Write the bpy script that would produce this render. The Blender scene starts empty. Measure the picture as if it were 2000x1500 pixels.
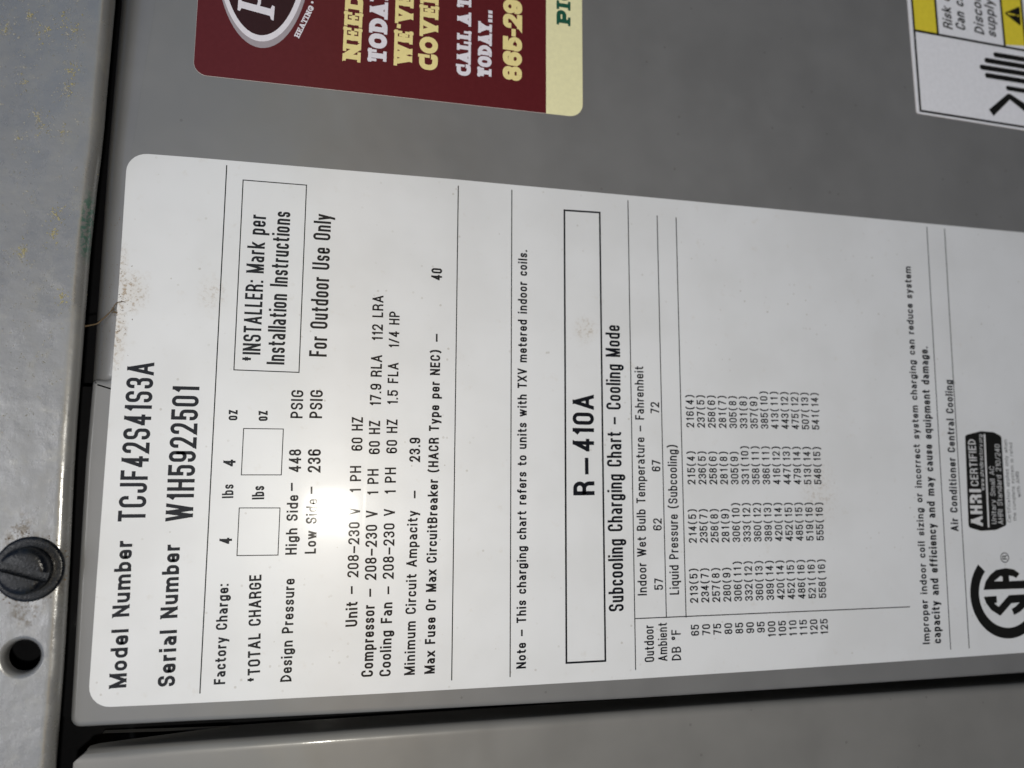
import bpy, bmesh, math, random
from mathutils import Matrix, Vector

# ------------------------------------------------------------------ camera, world, lights, exposure
SC = bpy.context.scene
COL = SC.collection
Z0 = 0.55                                  # height of the top edge of the rating label (m)

cam_data = bpy.data.cameras.new('camera')
cam = bpy.data.objects.new('camera', cam_data)
COL.objects.link(cam)
RIGHT = Vector((0.00488303, -0.21827133, -0.97587591))
DOWN = Vector((-0.99371555, 0.10807397, -0.02914488))
FWD = Vector((0.11182828, 0.96988538, -0.21637189))
cm = Matrix((RIGHT, -DOWN, -FWD)).transposed().to_4x4()
cm.translation = Vector((0.06882002, -0.2394294, -0.0688333 + Z0))
cam.matrix_world = cm
cam_data.sensor_width = 36.0
cam_data.lens = 26.0
cam_data.clip_start = 0.01
cam_data.clip_end = 50.0
cam_data.dof.use_dof = True
cam_data.dof.focus_distance = 0.231
cam_data.dof.aperture_fstop = 7.8
SC.camera = cam

world = bpy.data.worlds.new('World')
SC.world = world
world.use_nodes = True
wn = world.node_tree
sky = wn.nodes.new('ShaderNodeTexSky')
sky.sky_type = 'NISHITA'
sky.sun_disc = False
SUN_EL, SUN_AZ = 34.0, 187.0
sky.sun_elevation = math.radians(SUN_EL)
sky.sun_rotation = math.radians(SUN_AZ)
sky.air_density = 1.0
sky.dust_density = 1.0
wn.links.new(sky.outputs[0], wn.nodes['Background'].inputs['Color'])
wn.nodes['Background'].inputs['Strength'].default_value = 0.086

sun_data = bpy.data.lights.new('sun', 'SUN')
sun_data.energy = 0.52
sun_data.angle = math.radians(24)
sun_data.color = (0.92, 0.96, 1.0)
sun = bpy.data.objects.new('sun', sun_data)
COL.objects.link(sun)
sd = Vector((math.sin(math.radians(SUN_AZ)) * math.cos(math.radians(SUN_EL)),
             math.cos(math.radians(SUN_AZ)) * math.cos(math.radians(SUN_EL)),
             math.sin(math.radians(SUN_EL))))
sun.rotation_euler = sd.to_track_quat('Z', 'Y').to_euler()

# the torch beside the lens of the phone that took the picture: it is the glare on the label
fl_data = bpy.data.lights.new('phone_torch', 'POINT')
fl_data.energy = 1.24
fl_data.color = (1.0, 0.955, 0.85)
fl_data.shadow_soft_size = 0.003
fl = bpy.data.objects.new('phone_torch', fl_data)
COL.objects.link(fl)
fl.location = (0.0416, -0.2390, -0.0619 + Z0)

SC.view_settings.view_transform = 'Standard'
SC.view_settings.look = 'None'
SC.view_settings.exposure = 0.0
SC.view_settings.gamma = 1.0
SC.view_settings.use_curve_mapping = False
SC.render.engine = 'CYCLES'
SC.cycles.use_denoising = True
SC.cycles.max_bounces = 6
SC.cycles.sample_clamp_indirect = 4.0

random.seed(11)

# ------------------------------------------------------------------ measured layout, millimetres
# every point is (u, v): u to the right along the lettering, v downwards, origin at the label's top left corner
COLS= [[15.99, 187.74, 15.95, 237.5], [23.13, 187.82, 23.04, 237.64], [43.25, 187.66, 42.95, 237.77], [63.21, 187.67, 63.01, 237.99], [82.98, 187.58, 83.05, 237.89]]
ROWS= [(65, 213, 5, 214, 5, 215, 4, 216, 4), (70, 234, 7, 235, 7, 236, 5, 237, 5), (75, 257, 8, 258, 8, 258, 6, 258, 6), (80, 280, 9, 281, 9, 281, 8, 281, 7), (85, 306, 11, 306, 10, 305, 9, 305, 8), (90, 332, 12, 333, 12, 331, 10, 331, 8), (95, 360, 13, 360, 12, 358, 11, 357, 9), (100, 389, 14, 389, 13, 386, 11, 385, 10), (105, 420, 14, 420, 14, 416, 12, 413, 11), (110, 452, 15, 452, 15, 447, 13, 443, 12), (115, 486, 16, 485, 15, 479, 14, 475, 12), (120, 521, 16, 519, 16, 513, 14, 507, 13), (125, 558, 16, 555, 16, 548, 15, 541, 14)]
TEXT=[
 ('Model Number', 5.56, 9.31, 46.96, 8.56, 4.58, 0.175),
 ('TCJF42S41S3A', 52.47, 11.72, 99.56, 11.66, 7.47, 0.125),
 ('Serial Number', 5.25, 22.32, 45.63, 21.63, 4.7, 0.175),
 ('W1H5922501', 52.41, 24.78, 92.7, 24.74, 7.6, 0.125),
 ('Factory Charge:', 4.97, 36.1, 33.8, 35.8, 3.2, 0.15),
 ('4', 45.53, 36.14, 47.34, 36.13, 3.56, 0.15),
 ('lbs', 59.17, 35.97, 63.24, 35.87, 3.29, 0.13),
 ('4', 68.65, 36.14, 70.74, 36.12, 3.53, 0.15),
 ('oz', 82.69, 36.11, 85.83, 36.05, 3.55, 0.13),
 ('*TOTAL CHARGE', 5.08, 45.87, 36.25, 45.04, 3.55, 0.14),
 ('lbs', 58.74, 44.87, 62.77, 44.78, 3.57, 0.13),
 ('oz', 82.69, 44.96, 85.78, 44.83, 3.69, 0.13),
 ('*INSTALLER: Mark per', 100.96, 41.95, 147.99, 41.88, 5.28, 0.125),
 ('Installation Instructions', 100.33, 49.22, 149.6, 49.26, 5.35, 0.125),
 ('For Outdoor Use Only', 103.32, 61.97, 149.79, 61.93, 5.41, 0.125),
 ('Design Pressure', 4.65, 54.9, 34.78, 54.76, 3.32, 0.14),
 ('High Side', 41.97, 55.03, 59.95, 54.92, 3.38, 0.14),
 ('–', 61.28, 54.41, 63.79, 54.32, 3.49, 0.13),
 ('448', 67.01, 55.43, 74.04, 55.25, 3.66, 0.13),
 ('PSIG', 83.68, 55.3, 92.44, 55.3, 3.68, 0.13),
 ('Low Side', 42.16, 60.71, 58.75, 60.69, 3.34, 0.14),
 ('–', 60.32, 60.26, 62.61, 60.18, 3.37, 0.13),
 ('236', 66.95, 61.27, 74.1, 61.19, 3.93, 0.13),
 ('PSIG', 83.79, 61.18, 92.61, 61.21, 3.88, 0.13),
 ('Unit', 19.93, 73.82, 27.31, 73.69, 3.62, 0.14),
 ('–', 29.71, 73.39, 32.11, 73.32, 3.56, 0.13),
 ('208–230 V', 34.73, 73.72, 55.92, 73.69, 3.42, 0.13),
 ('1 PH', 60.68, 73.79, 69.0, 73.65, 3.46, 0.13),
 ('60 HZ', 73.75, 73.91, 84.36, 73.79, 3.48, 0.13),
 ('Compressor', 4.76, 78.94, 26.2, 78.94, 3.63, 0.14),
 ('–', 28.68, 79.03, 31.16, 78.97, 3.6, 0.13),
 ('208–230 V', 33.81, 79.22, 55.08, 79.08, 3.61, 0.13),
 ('1 PH', 59.87, 79.2, 68.06, 79.08, 3.49, 0.13),
 ('60 HZ', 72.74, 79.36, 83.32, 79.19, 3.51, 0.13),
 ('17.9 RLA', 88.08, 79.31, 104.47, 79.32, 3.54, 0.13),
 ('112 LRA', 109.16, 79.37, 124.0, 79.26, 3.49, 0.13),
 ('Cooling Fan', 4.62, 84.31, 26.79, 84.35, 3.51, 0.14),
 ('–', 29.28, 84.53, 31.7, 84.48, 3.48, 0.13),
 ('208–230 V', 33.97, 84.58, 55.52, 84.5, 3.48, 0.13),
 ('1 PH', 60.17, 84.64, 68.57, 84.53, 3.53, 0.13),
 ('60 HZ', 73.03, 84.76, 83.83, 84.68, 3.47, 0.13),
 ('1.5 FLA', 88.61, 84.66, 102.16, 84.61, 3.41, 0.13),
 ('1/4 HP', 107.02, 84.66, 119.02, 84.57, 3.36, 0.13),
 ('Minimum Circuit Ampacity', 4.6, 91.71, 54.9, 91.7, 3.32, 0.14),
 ('–', 58.85, 92.11, 61.28, 92.07, 3.41, 0.13),
 ('23.9', 70.4, 92.14, 78.11, 92.08, 3.51, 0.14),
 ('Max Fuse Or Max CircuitBreaker (HACR Type per NEC)', 4.65, 97.92, 106.88, 98.08, 3.28, 0.15),
 ('–', 109.62, 98.37, 112.26, 98.33, 3.53, 0.13),
 ('40', 130.26, 98.22, 134.27, 98.25, 3.57, 0.14),
 ('Note – This charging chart refers to units with TXV metered indoor coils.', 4.67, 127.26, 142.6, 127.31, 3.21, 0.145),
 ('R', 59.63, 150.87, 64.24, 150.81, 7.47, 0.165),
 ('–', 66.56, 151.47, 72.15, 151.42, 7.59, 0.15),
 ('410A', 74.22, 150.8, 93.39, 150.86, 7.6, 0.15),
 ('Subcooling Charging Chart – Cooling Mode', 21.38, 160.79, 118.0, 160.51, 5.32, 0.13),
 ('Indoor Wet Bulb Temperature – Fahrenheit', 26.2, 169.09, 103.91, 169.04, 3.3, 0.125),
 ('57', 27.79, 174.95, 31.6, 175.02, 3.16, 0.125),
 ('62', 47.6, 174.86, 51.65, 174.94, 3.18, 0.125),
 ('67', 67.59, 174.77, 71.45, 174.84, 3.21, 0.125),
 ('72', 87.57, 174.66, 91.5, 174.74, 3.24, 0.125),
 ('Liquid Pressure (Subcooling)', 26.08, 180.8, 76.81, 180.96, 3.46, 0.12),
 ('Outdoor', 4.51, 171.38, 16.4, 171.31, 3.47, 0.115),
 ('Ambient', 4.53, 176.07, 16.96, 176.13, 3.31, 0.115),
 ('DB °F', 4.53, 181.08, 14.49, 181.11, 3.43, 0.115),
 ('Improper indoor coil sizing or incorrect system charging can reduce system', 5.33, 279.29, 146.8, 280.23, 3.06, 0.15),
 ('capacity and efficiency and may cause equipment damage.', 5.39, 284.14, 115.59, 285.78, 3.52, 0.15),
 ('Air Conditioner Central Cooling', 45.7, 294.69, 103.01, 296.02, 3.41, 0.15),
]
BADGE_T=[
 ('AHRI', 47.56, 305.77, 61.44, 305.93, 5.31, 0.2),
 ('CERTIFIED', 62.6, 304.97, 80.37, 304.84, 3.49, 0.11),
 ('www.ahridirectory.org', 60.85, 307.52, 82.19, 308.03, 1.75, 0.11),
 ('Unitary Small AC', 48.25, 312.01, 70.03, 312.61, 2.22, 0.105),
 ('AHRI Standard 210/240', 48.02, 315.16, 78.53, 315.91, 2.35, 0.105),
]
FINE=[
 ('Certification applies only when', 48.76, 318.77, 80.36, 319.53, 1.65, 0.11),
 ('the complete system is rated', 49.31, 321.31, 79.2, 321.83, 1.54, 0.11),
 ('with AHRI', 58.27, 324.11, 68.11, 324.01, 1.67, 0.11),
]
RULES=[
   [(163.22, 29.35), (2.84, 29.23)] ,
   [(163.16, 103.27), (2.43, 103.28)] ,
   [(163.37, 121.82), (2.41, 122.05)] ,
   [(163.26, 164.15), (2.31, 164.7)] ,
   [(158.6, 175.2), (18.73, 175.98)] ,
   [(158.43, 182.52), (18.54, 183.17)] ,
   [(163.2, 288.65), (3.11, 288.08)] ,
   [(163.11, 296.81), (3.19, 296.15)] ,
   [(18.73, 164.94), (18.83, 271.55)] ,
]
BOX1 = [(56.17, 37.79), (42.02, 37.75), (41.93, 49.56), (56.08, 49.61)]
BOX2 = [(80.21, 38.01), (66.1, 37.95), (66.13, 49.61), (80.24, 49.68)]
BOXI = [(158.98, 34.46), (98.22, 34.39), (98.06, 53.71), (159.05, 53.87)]
BOXR = [(157.83, 140.59), (5.65, 140.8), (5.62, 154.16), (158.06, 153.55)]
BADGE_OUT = [(81.88, 300.28), (83.56, 307.67), (83.26, 313.56), (81.72, 317.01), (47.62, 316.54), (45.95, 311.7), (45.66, 304.69), (47.07, 299.26)]
BADGE_RULE = [(82.0, 309.2), (47.34, 308.31)]
RMARK = [(35.54, 314.71), (37.74, 314.89)]
CSA_S = [(21.37, 304.05), (21.49, 309.84), (19.07, 309.89), (18.82, 308.63), (17.45, 310.49), (21.61, 315.43), (21.69, 322.58), (21.7, 328.66), (19.65, 325.93), (16.74, 322.15), (15.3, 320.01), (14.2, 317.17), (16.54, 316.25), (17.19, 317.92), (18.73, 320.06), (18.56, 316.29), (14.13, 310.96), (16.27, 307.2), (18.94, 304.96)]
CSA_A = [(23.87, 304.13), (26.95, 305.35), (29.31, 307.51), (31.05, 310.37), (31.65, 314.9), (31.05, 318.61), (29.46, 320.99), (27.78, 319.34), (28.53, 317.89), (28.78, 316.04), (26.75, 316.12), (26.86, 323.03), (26.89, 329.25), (23.83, 329.1), (23.81, 322.77)]
CSA_AH = [(26.94, 309.17), (28.78, 312.3), (28.35, 313.13), (26.83, 313.01)]
CAP_EDGE = [(210.93, -4.9), (185.94, -5.41), (164.82, -5.67), (149.62, -6.41), (130.03, -6.98), (107.08, -7.17), (77.32, -7.28), (55.6, -6.93), (37.16, -6.52), (13.58, -6.26), (-13.38, -6.5)]
TRI = [(259.33, 333.07), (263.55, 341.32), (254.54, 341.21)]
F1 = [(240.0, 327.25), (239.87, 341.74)]
F2 = [(236.92, 322.51), (236.69, 341.46)]
F3 = [(233.6, 319.93), (233.51, 341.18)]
F4 = [(230.31, 322.29), (230.1, 340.88)]
F5 = [(225.97, 332.28), (225.76, 340.5)]
F6 = [(214.17, 322.96), (222.02, 332.61), (218.53, 339.86)]
WTEXT=[
 ('Risk o', 248.08, 306.82, 262.63, 306.38, 4.75, 0.13),
 ('Can ca', 248.51, 313.09, 263.63, 312.97, 5.04, 0.13),
 ('Discon', 248.01, 322.38, 265.42, 321.72, 5.11, 0.13),
 ('supply', 247.69, 328.21, 264.08, 328.01, 5.03, 0.13),
]
PSTEM = [(219.53, 30.38), (215.89, 30.3), (215.67, 30.97), (216.75, 31.49), (215.33, 40.33), (214.02, 40.87), (213.86, 41.55), (218.77, 41.74), (219.15, 40.95), (217.82, 40.43), (219.15, 31.39), (219.7, 31.46)]
DOT = [(222.05, 53.54)]
STEXT=[
 ('NEED', 203.06, 69.75, 227.21, 70.12, 5.91, 0),
 ('TODAY', 203.71, 78.28, 230.91, 78.42, 6.08, 0),
 ("WE'VE", 203.73, 86.87, 229.61, 87.05, 6.18, 0),
 ('COVER', 203.27, 95.59, 233.37, 95.55, 6.36, 0),
 ('CALL A T', 202.77, 107.04, 231.69, 106.98, 4.89, 0),
 ('TODAY...', 203.12, 114.33, 228.2, 114.4, 4.87, 0),
 ('865-29', 203.16, 125.21, 233.29, 125.2, 6.88, 0),
 ('PIG', 226.45, 143.1, 241.74, 143.17, 5.26, 0),
]
POLLEN = [(141.3, -15.6), (135.4, -16.1), (117.1, -12.7), (130.0, -23.5), (201.2, -17.1), (199.0, -13.9), (185.9, -14.5), (196.7, -16.4), (197.2, -22.4), (196.0, -32.9), (179.9, -15.5), (170.6, -22.4), (167.6, -21.2), (166.6, -15.7), (180.8, -27.1), (163.5, -27.2), (201.8, -26.5), (128.5, -23.8)]

# ------------------------------------------------------------------ helpers
def W(u, v, h):
    """millimetres on the cabinet face (u right, v down, h towards the viewer) -> metres"""
    return Vector((u / 1000.0, -h / 1000.0, Z0 - v / 1000.0))

def tag(o, label=None, cat=None, group=None, kind=None):
    if label: o['label'] = label
    if cat: o['category'] = cat
    if group: o['group'] = group
    if kind: o['kind'] = kind
    return o

def make(name, verts, faces, mat, parent=None, smooth=False, origin=None, mats=None, fmat=None, sharp=None):
    """verts in (u, v, h) mm; one mesh object, origin at its base or centre"""
    vs = [W(*p) for p in verts]
    if origin is None:
        lo = [min(p[i] for p in vs) for i in range(3)]
        hi = [max(p[i] for p in vs) for i in range(3)]
        org = Vector([(a + b) / 2 for a, b in zip(lo, hi)])
    else:
        org = W(*origin)
    me = bpy.data.meshes.new(name)
    me.from_pydata([tuple(p - org) for p in vs], [], faces)
    for m in (mats or [mat]):
        me.materials.append(m)
    if fmat:
        me.polygons.foreach_set('material_index', fmat)
    if smooth:
        me.polygons.foreach_set('use_smooth', [True] * len(me.polygons))
        if sharp:
            me.set_sharp_from_angle(angle=math.radians(sharp))
    me.update()
    o = bpy.data.objects.new(name, me)
    COL.objects.link(o)
    if parent:
        o.parent = parent
        base = parent.location.copy()
        p = parent.parent
        while p:
            base += p.location
            p = p.parent
        o.location = org - base
    else:
        o.location = org
    return o

def empty(name, u, v, h):
    o = bpy.data.objects.new(name, None)
    o.empty_display_size = 0.02
    COL.objects.link(o)
    o.location = W(u, v, h)
    return o

class MB:
    """collects faces for one mesh"""
    def __init__(s): s.v = []; s.f = []
    def add(s, verts, faces):
        b = len(s.v); s.v += verts; s.f += [tuple(i + b for i in f) for f in faces]
    def poly(s, pts, h): s.add([(p[0], p[1], h) for p in pts], [tuple(range(len(pts)))])
    def build(s, name, mat, parent=None, **k): return make(name, s.v, s.f, mat, parent, **k)

# ------------------------------------------------------------------ stroke lettering
GOTHIC = {
 'A': (.64, '0,0 .5,1|1,0 .5,1|.27,.27 .73,.27'), 'B': (.58, '0,0 0,1 .93,1o .93,.53o 0,.53|0,.53 1,.53o 1,0o 0,0'),
 'C': (.57, '1,.76 1,1o 0,1o 0,0o 1,0o 1,.24'), 'D': (.58, '0,0 0,1 1,1o 1,0o*'), 'E': (.5, '1,0 0,0 0,1 1,1|0,.53 .85,.53'),
 'F': (.48, '0,0 0,1 1,1|0,.53 .85,.53'), 'G': (.58, '1,.77 1,1o 0,1o 0,0o 1,0o 1,.46 .6,.46'), 'H': (.58, '0,0 0,1|1,0 1,1|.1,.53 .9,.53'),
 'I': (0, '.5,0 .5,1'), 'J': (.5, '1,1 1,0o 0,0o 0,.24'), 'L': (.46, '0,1 0,0 1,0'), 'M': (.74, '0,0 0,1|1,0 1,1|0,1 .5,0|1,1 .5,0'),
 'N': (.6, '0,0 0,1|1,0 1,1|0,1 1,0'), 'O': (.58, '0,0o 0,1o 1,1o 1,0o*'), 'P': (.55, '0,0 0,1 1,1o 1,.45o 0,.45'),
 'Q': (.58, '0,0o 0,1o 1,1o 1,0o*'), 'R': (.58, '0,0 0,1 1,1o 1,.48o 0,.48|.5,.48 1,.45o 1,0'),
 'S': (.56, '1,.8 1,1o 0,1o 0,.52o 1,.52o 1,0o 0,0o 0,.2'), 'T': (.54, '0,1 1,1|.5,0 .5,.98'), 'U': (.58, '0,1 0,0o 1,0o 1,1'),
 'V': (.6, '0,1 .5,0|1,1 .5,0'), 'W': (.86, '0,1 .27,0|.5,1 .27,0|.5,1 .73,0|1,1 .73,0'), 'X': (.58, '0,0 1,1|0,1 1,0'),
 'Y': (.58, '0,1 .5,.4|1,1 .5,.4|.5,0 .5,.4'), 'Z': (.52, '0,1 1,1|1,1 0,0|0,0 1,0'),
 '0': (.54, '0,0o 0,1o 1,1o 1,0o*'), '1': (.32, '1,0 1,1|1,.98 0,.76'), '2': (.54, '0,.78 0,1o 1,1o 1,.58o 0,0|0,0 1,0'),
 '3': (.54, '0,.8 0,1o 1,1o 1,.53o .45,.53|.45,.53 1,.53o 1,0o 0,0o 0,.2'), '4': (.56, '.74,0 .74,1|.74,1 0,.26|0,.26 1,.26'),
 '5': (.54, '1,1 .06,1 .06,.5|.06,.52 .06,.64o 1,.64o 1,0o 0,0o 0,.2'), '6': (.54, '0,.3 0,.6o 1,.6o 1,0o 0,0o 0,1o 1,1o 1,.82'),
 '7': (.52, '0,1 1,1|1,1 .35,0'), '8': (.54, '0,0o 0,.53o 1,.53o 1,0o*|.06,.53o .06,1o .94,1o .94,.53o*'),
 '9': (.54, '1,.7 1,.4o 0,.4o 0,1o 1,1o 1,0o 0,0o 0,.18'),
 '.': (0, '.5,0 .5,.001'), ':': (0, '.5,0 .5,.001|.5,x1 .5,x.999'), '-': (.4, '0,.42 1,.42'), '–': (.62, '0,.42 1,.42'), '/': (.42, '0,0 1,1'),
 '(': (.36, '1,1.16 .35,.98 .08,.72 0,.47 .08,.22 .35,-.04 1,-.22'), ')': (.36, '0,1.16 .65,.98 .92,.72 1,.47 .92,.22 .65,-.04 0,-.22'), '*': (.42, '.5,.6 .5,1|.08,.7 .92,.92|.08,.92 .92,.7'),
 '°': (.34, '0,.7o 0,1o 1,1o 1,.7o*'), "'": (0, '.5,.75 .5,1'),
 'a': (.5, '.14,x1 1,x1o 1,0|1,x.55 0,x.55o 0,0o 1,0o 1,x.3'), 'b': (.52, '0,0 0,1|0,0o 1,0o 1,x1o 0,x1o*'),
 'c': (.48, '1,x.82 1,x1o 0,x1o 0,0o 1,0o 1,x.18'), 'd': (.52, '1,0 1,1|0,0o 1,0o 1,x1o 0,x1o*'),
 'e': (.5, '0,x.5 1,x.5 1,x1o 0,x1o 0,0o 1,0o 1,x.16'), 'f': (.36, '.35,0 .35,1o 1,1|0,x1 1,x1'),
 'g': (.52, '1,x1 1,Do 0,Do 0,-.1|1,0o 0,0o 0,x1o 1,x1o*'), 'h': (.52, '0,0 0,1|0,x.6 0,x1o 1,x1o 1,0'),
 'i': (0, '.5,0 .5,x1|.5,1 .5,.999'), 'k': (.5, '0,0 0,1|0,x.3 1,x1|.3,x.55 1,0'), 'l': (0, '.5,0 .5,1'),
 'm': (.82, '0,0 0,x1|0,x.6 0,x1o .5,x1o .5,0|.5,x.6 .5,x1o 1,x1o 1,0'), 'n': (.52, '0,0 0,x1|0,x.6 0,x1o 1,x1o 1,0'),
 'o': (.52, '0,0o 0,x1o 1,x1o 1,0o*'), 'p': (.52, '0,D 0,x1|0,0o 1,0o 1,x1o 0,x1o*'), 'q': (.52, '1,D 1,x1|0,0o 1,0o 1,x1o 0,x1o*'),
 'r': (.34, '0,0 0,x1|0,x.55 0,x1o 1,x1'), 's': (.46, '1,x.84 1,x1o 0,x1o 0,x.5o 1,x.5o 1,0o 0,0o 0,x.16'),
 't': (.36, '.35,.92 .35,0o 1,0|0,x1 1,x1'), 'u': (.52, '0,x1 0,0o 1,0o 1,x1|1,0 1,x1'), 'v': (.5, '0,x1 .5,0|1,x1 .5,0'),
 'w': (.74, '0,x1 .26,0|.5,x1 .26,0|.5,x1 .74,0|1,x1 .74,0'), 'x': (.5, '0,0 1,x1|0,x1 1,0'), 'y': (.5, '0,x1 .5,0|1,x1 .3,D'),
 'z': (.46, '0,x1 1,x1|1,x1 0,0|0,0 1,0'),
}
S0, S1 = '-.075', '1.075'                      # slab heights for thin strokes on a heavy face
def slab(*pairs):
    return '|'.join('k.62:%s,%s %s,%s' % (a, y, b, y) for a, b, y in pairs)
SLAB = {
 'N': (1.02, '.14,0 .14,1|.86,0 .86,1|k1.15:.14,1 .86,0|' + slab(('-.03', '.34', S0), ('-.03', '.1', S1), ('.66', '1.03', S1))),
 'E': (.82, '.14,0 .14,1|' + slab(('-.03', '.95', S0), ('-.03', '.95', S1)) + '|k.62:.1,.5 .6,.5|k.55:.98,-.05 .98,.18|k.55:.98,1.05 .98,.82|k.5:.62,.36 .62,.64'),
 'D': (.96, '.12,0 .12,1 1,1o 1,0o*|' + slab(('-.05', '.2', S0), ('-.05', '.2', S1))),
 'T': (.88, '.5,0 .5,1|' + slab(('.2', '.8', S0), ('0', '1', S1)) + '|k.55:-.02,1.05 -.02,.78|k.55:1.02,1.05 1.02,.78'),
 'O': (.96, '0,0o 0,1o 1,1o 1,0o*'), 'C': (.92, '.98,.86 .9,1o 0,1o 0,0o 1,0o 1,.1|k.6:1.03,1.08 1.03,.62'),
 'A': (1.02, '.12,0 .5,1|.88,0 .5,1|k.6:.25,.25 .75,.25|' + slab(('-.08', '.3', S0), ('.7', '1.08', S0))),
 'Y': (.98, '.1,1 .5,.42|.9,1 .5,.42|.5,0 .5,.45|' + slab(('.22', '.78', S0), ('-.06', '.3', S1), ('.7', '1.06', S1))),
 'W': (1.35, '.06,1 .28,0|.5,1 .28,0|.5,1 .72,0|.94,1 .72,0|' + slab(('-.06', '.2', S1), ('.8', '1.06', S1))),
 'V': (1.0, '.1,1 .5,0|.9,1 .5,0|' + slab(('-.06', '.3', S1), ('.7', '1.06', S1))),
 'R': (.98, '.14,0 .14,1 .95,1o .95,.5o .14,.5|.5,.5 .9,.45o .9,0|' + slab(('-.03', '.34', S0), ('.8', '1.05', S0), ('-.03', '.2', S1))),
 'L': (.8, '.16,0 .16,1|' + slab(('-.03', '.95', S0), ('-.03', '.4', S1)) + '|k.6:.98,-.05 .98,.3'),
 'P': (.9, '.16,0 .16,1 1,1o 1,.42o .16,.42|' + slab(('-.03', '.4', S0), ('-.03', '.2', S1))),
 'I': (.55, '.5,0 .5,1|' + slab(('0', '1', S0), ('0', '1', S1))),
 'G': (.96, '1,.8 1,1o 0,1o 0,0o 1,0o 1,.42 .6,.42'), 'H': (1.0, '.14,0 .14,1|.86,0 .86,1|k.7:.2,.5 .8,.5|' + slab(('-.03', '.34', S0), ('-.03', '.34', S1), ('.66', '1.03', S0), ('.66', '1.03', S1))),
 '8': (.84, '0,0o 0,.53o 1,.53o 1,0o*|.04,.53o .04,1o .96,1o .96,.53o*'), '6': (.84, GOTHIC['6'][1]), '5': (.84, GOTHIC['5'][1]),
 '2': (.84, GOTHIC['2'][1]), '9': (.84, GOTHIC['9'][1]), '-': (.45, 'k.8:0,.42 1,.42'), "'": (.34, 'k.8:.7,1.05 .3,.75'), '.': (.36, 'k.8:.5,-.03 .5,-.02'),
}

def parse_glyph(spec, w, t, xh, desc):
    out = []
    for part in spec.split('|'):
        k = 1.0
        if part[0] == 'k':
            a, part = part[1:].split(':'); k = float(a)
        closed = part.endswith('*')
        if closed: part = part[:-1]
        pts = []
        for tok in part.split():
            rnd = tok.endswith('o')
            if rnd: tok = tok[:-1]
            xs, ys = tok.split(',')
            x = t / 2 + float(xs) * (w - t)
            if ys[0] == 'D': y = -desc + t / 2
            elif ys[0] == 'x': y = t / 2 + float(ys[1:]) * (xh - t)
            else: y = t / 2 + float(ys) * (1 - t)
            pts.append((x, y, rnd))
        out.append((pts, closed, k))
    return out

def fillet(pts, closed, half):
    """round the marked corners; returns [(x, y, inner_limit_sign, limit)]"""
    n = len(pts); out = []
    for i, (x, y, r) in enumerate(pts):
        if not r or (not closed and i in (0, n - 1)):
            out.append((x, y)); continue
        p = pts[(i - 1) % n]; q = pts[(i + 1) % n]
        a = Vector((p[0] - x, p[1] - y)); b = Vector((q[0] - x, q[1] - y))
        la, lb = a.length, b.length
        a.normalize(); b.normalize()
        fa = .5 if p[2] else .98
        fb = .5 if q[2] else .98
        ca = max(-1, min(1, a.dot(b))); ang = math.acos(ca)
        d = min(la * fa, lb * fb)
        R = d * math.tan(ang / 2)
        R = min(R, 0.45)
        d = R / math.tan(ang / 2)
        s = Vector((x, y)) + a * d; e = Vector((x, y)) + b * d
        bis = (a + b).normalized(); c = Vector((x, y)) + bis * (R / math.sin(ang / 2))
        a0 = math.atan2(s.y - c.y, s.x - c.x); a1 = math.atan2(e.y - c.y, e.x - c.x)
        da = (a1 - a0 + math.pi) % (2 * math.pi) - math.pi
        m = 6
        for j in range(m + 1):
            th = a0 + da * j / m
            out.append((c.x + R * math.cos(th), c.y + R * math.sin(th)))
    res = [out[0]]
    for p in out[1:]:
        if (p[0] - res[-1][0]) ** 2 + (p[1] - res[-1][1]) ** 2 > 1e-8: res.append(p)
    if closed and (res[0][0] - res[-1][0]) ** 2 + (res[0][1] - res[-1][1]) ** 2 < 1e-8: res.pop()
    return res

def ribbon(pts, closed, half, ext, levels):
    n = len(pts)
    P = [Vector(p) for p in pts]
    dirs = [(P[(i + 1) % n] - P[i]).normalized() for i in range(n if closed else n - 1)]
    if not closed:
        for end in (0, n - 1):
            d = -dirs[0] if end == 0 else dirs[-1]
            if abs(d.x) < .02 or abs(d.y) < .02: P[end] = P[end] + d * ext
    L, Rr = [], []
    for i in range(n):
        if closed: d0, d1 = dirs[i - 1], dirs[i]
        else: d0, d1 = dirs[max(0, i - 1)], dirs[min(i, n - 2)]
        nn = Vector((-d0.y, d0.x)) + Vector((-d1.y, d1.x))
        if nn.length < 1e-6: nn = Vector((-d0.y, d0.x))
        nn.normalize()
        c = max(.35, nn.dot(Vector((-d0.y, d0.x))))
        hl = hr = half / c
        turn = d0.cross(d1)
        if abs(turn) > .05 and c > .93:           # inside of a curve: never past its centre
            seg = min((P[i] - P[i - 1]).length if i else 9, (P[(i + 1) % n] - P[i]).length if i < n - 1 or closed else 9)
            lim = max(.02, seg / (2 * math.tan(math.asin(min(1, abs(turn))) / 2)) * .97)
            if turn > 0: hl = min(hl, lim)
            else: hr = min(hr, lim)
        L.append(P[i] + nn * hl); Rr.append(P[i] - nn * hr)
    if not closed:                              # slanted ends are cut level with the line
        for end in (0, n - 1):
            d = dirs[0] if end == 0 else dirs[-1]
            if abs(d.x) > .02 and abs(d.y) > .3:
                for y in levels:
                    if abs(abs(P[end].y - y) - ext) < .004:
                        for S in (L, Rr):
                            S[end] = S[end] + d * ((y - S[end].y) / d.y)
                        break
    v = [tuple(p) for p in L] + [tuple(p) for p in Rr]
    f = [(i, (i + 1) % n, n + (i + 1) % n, n + i) for i in range(n if closed else n - 1)]
    return v, f

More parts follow.
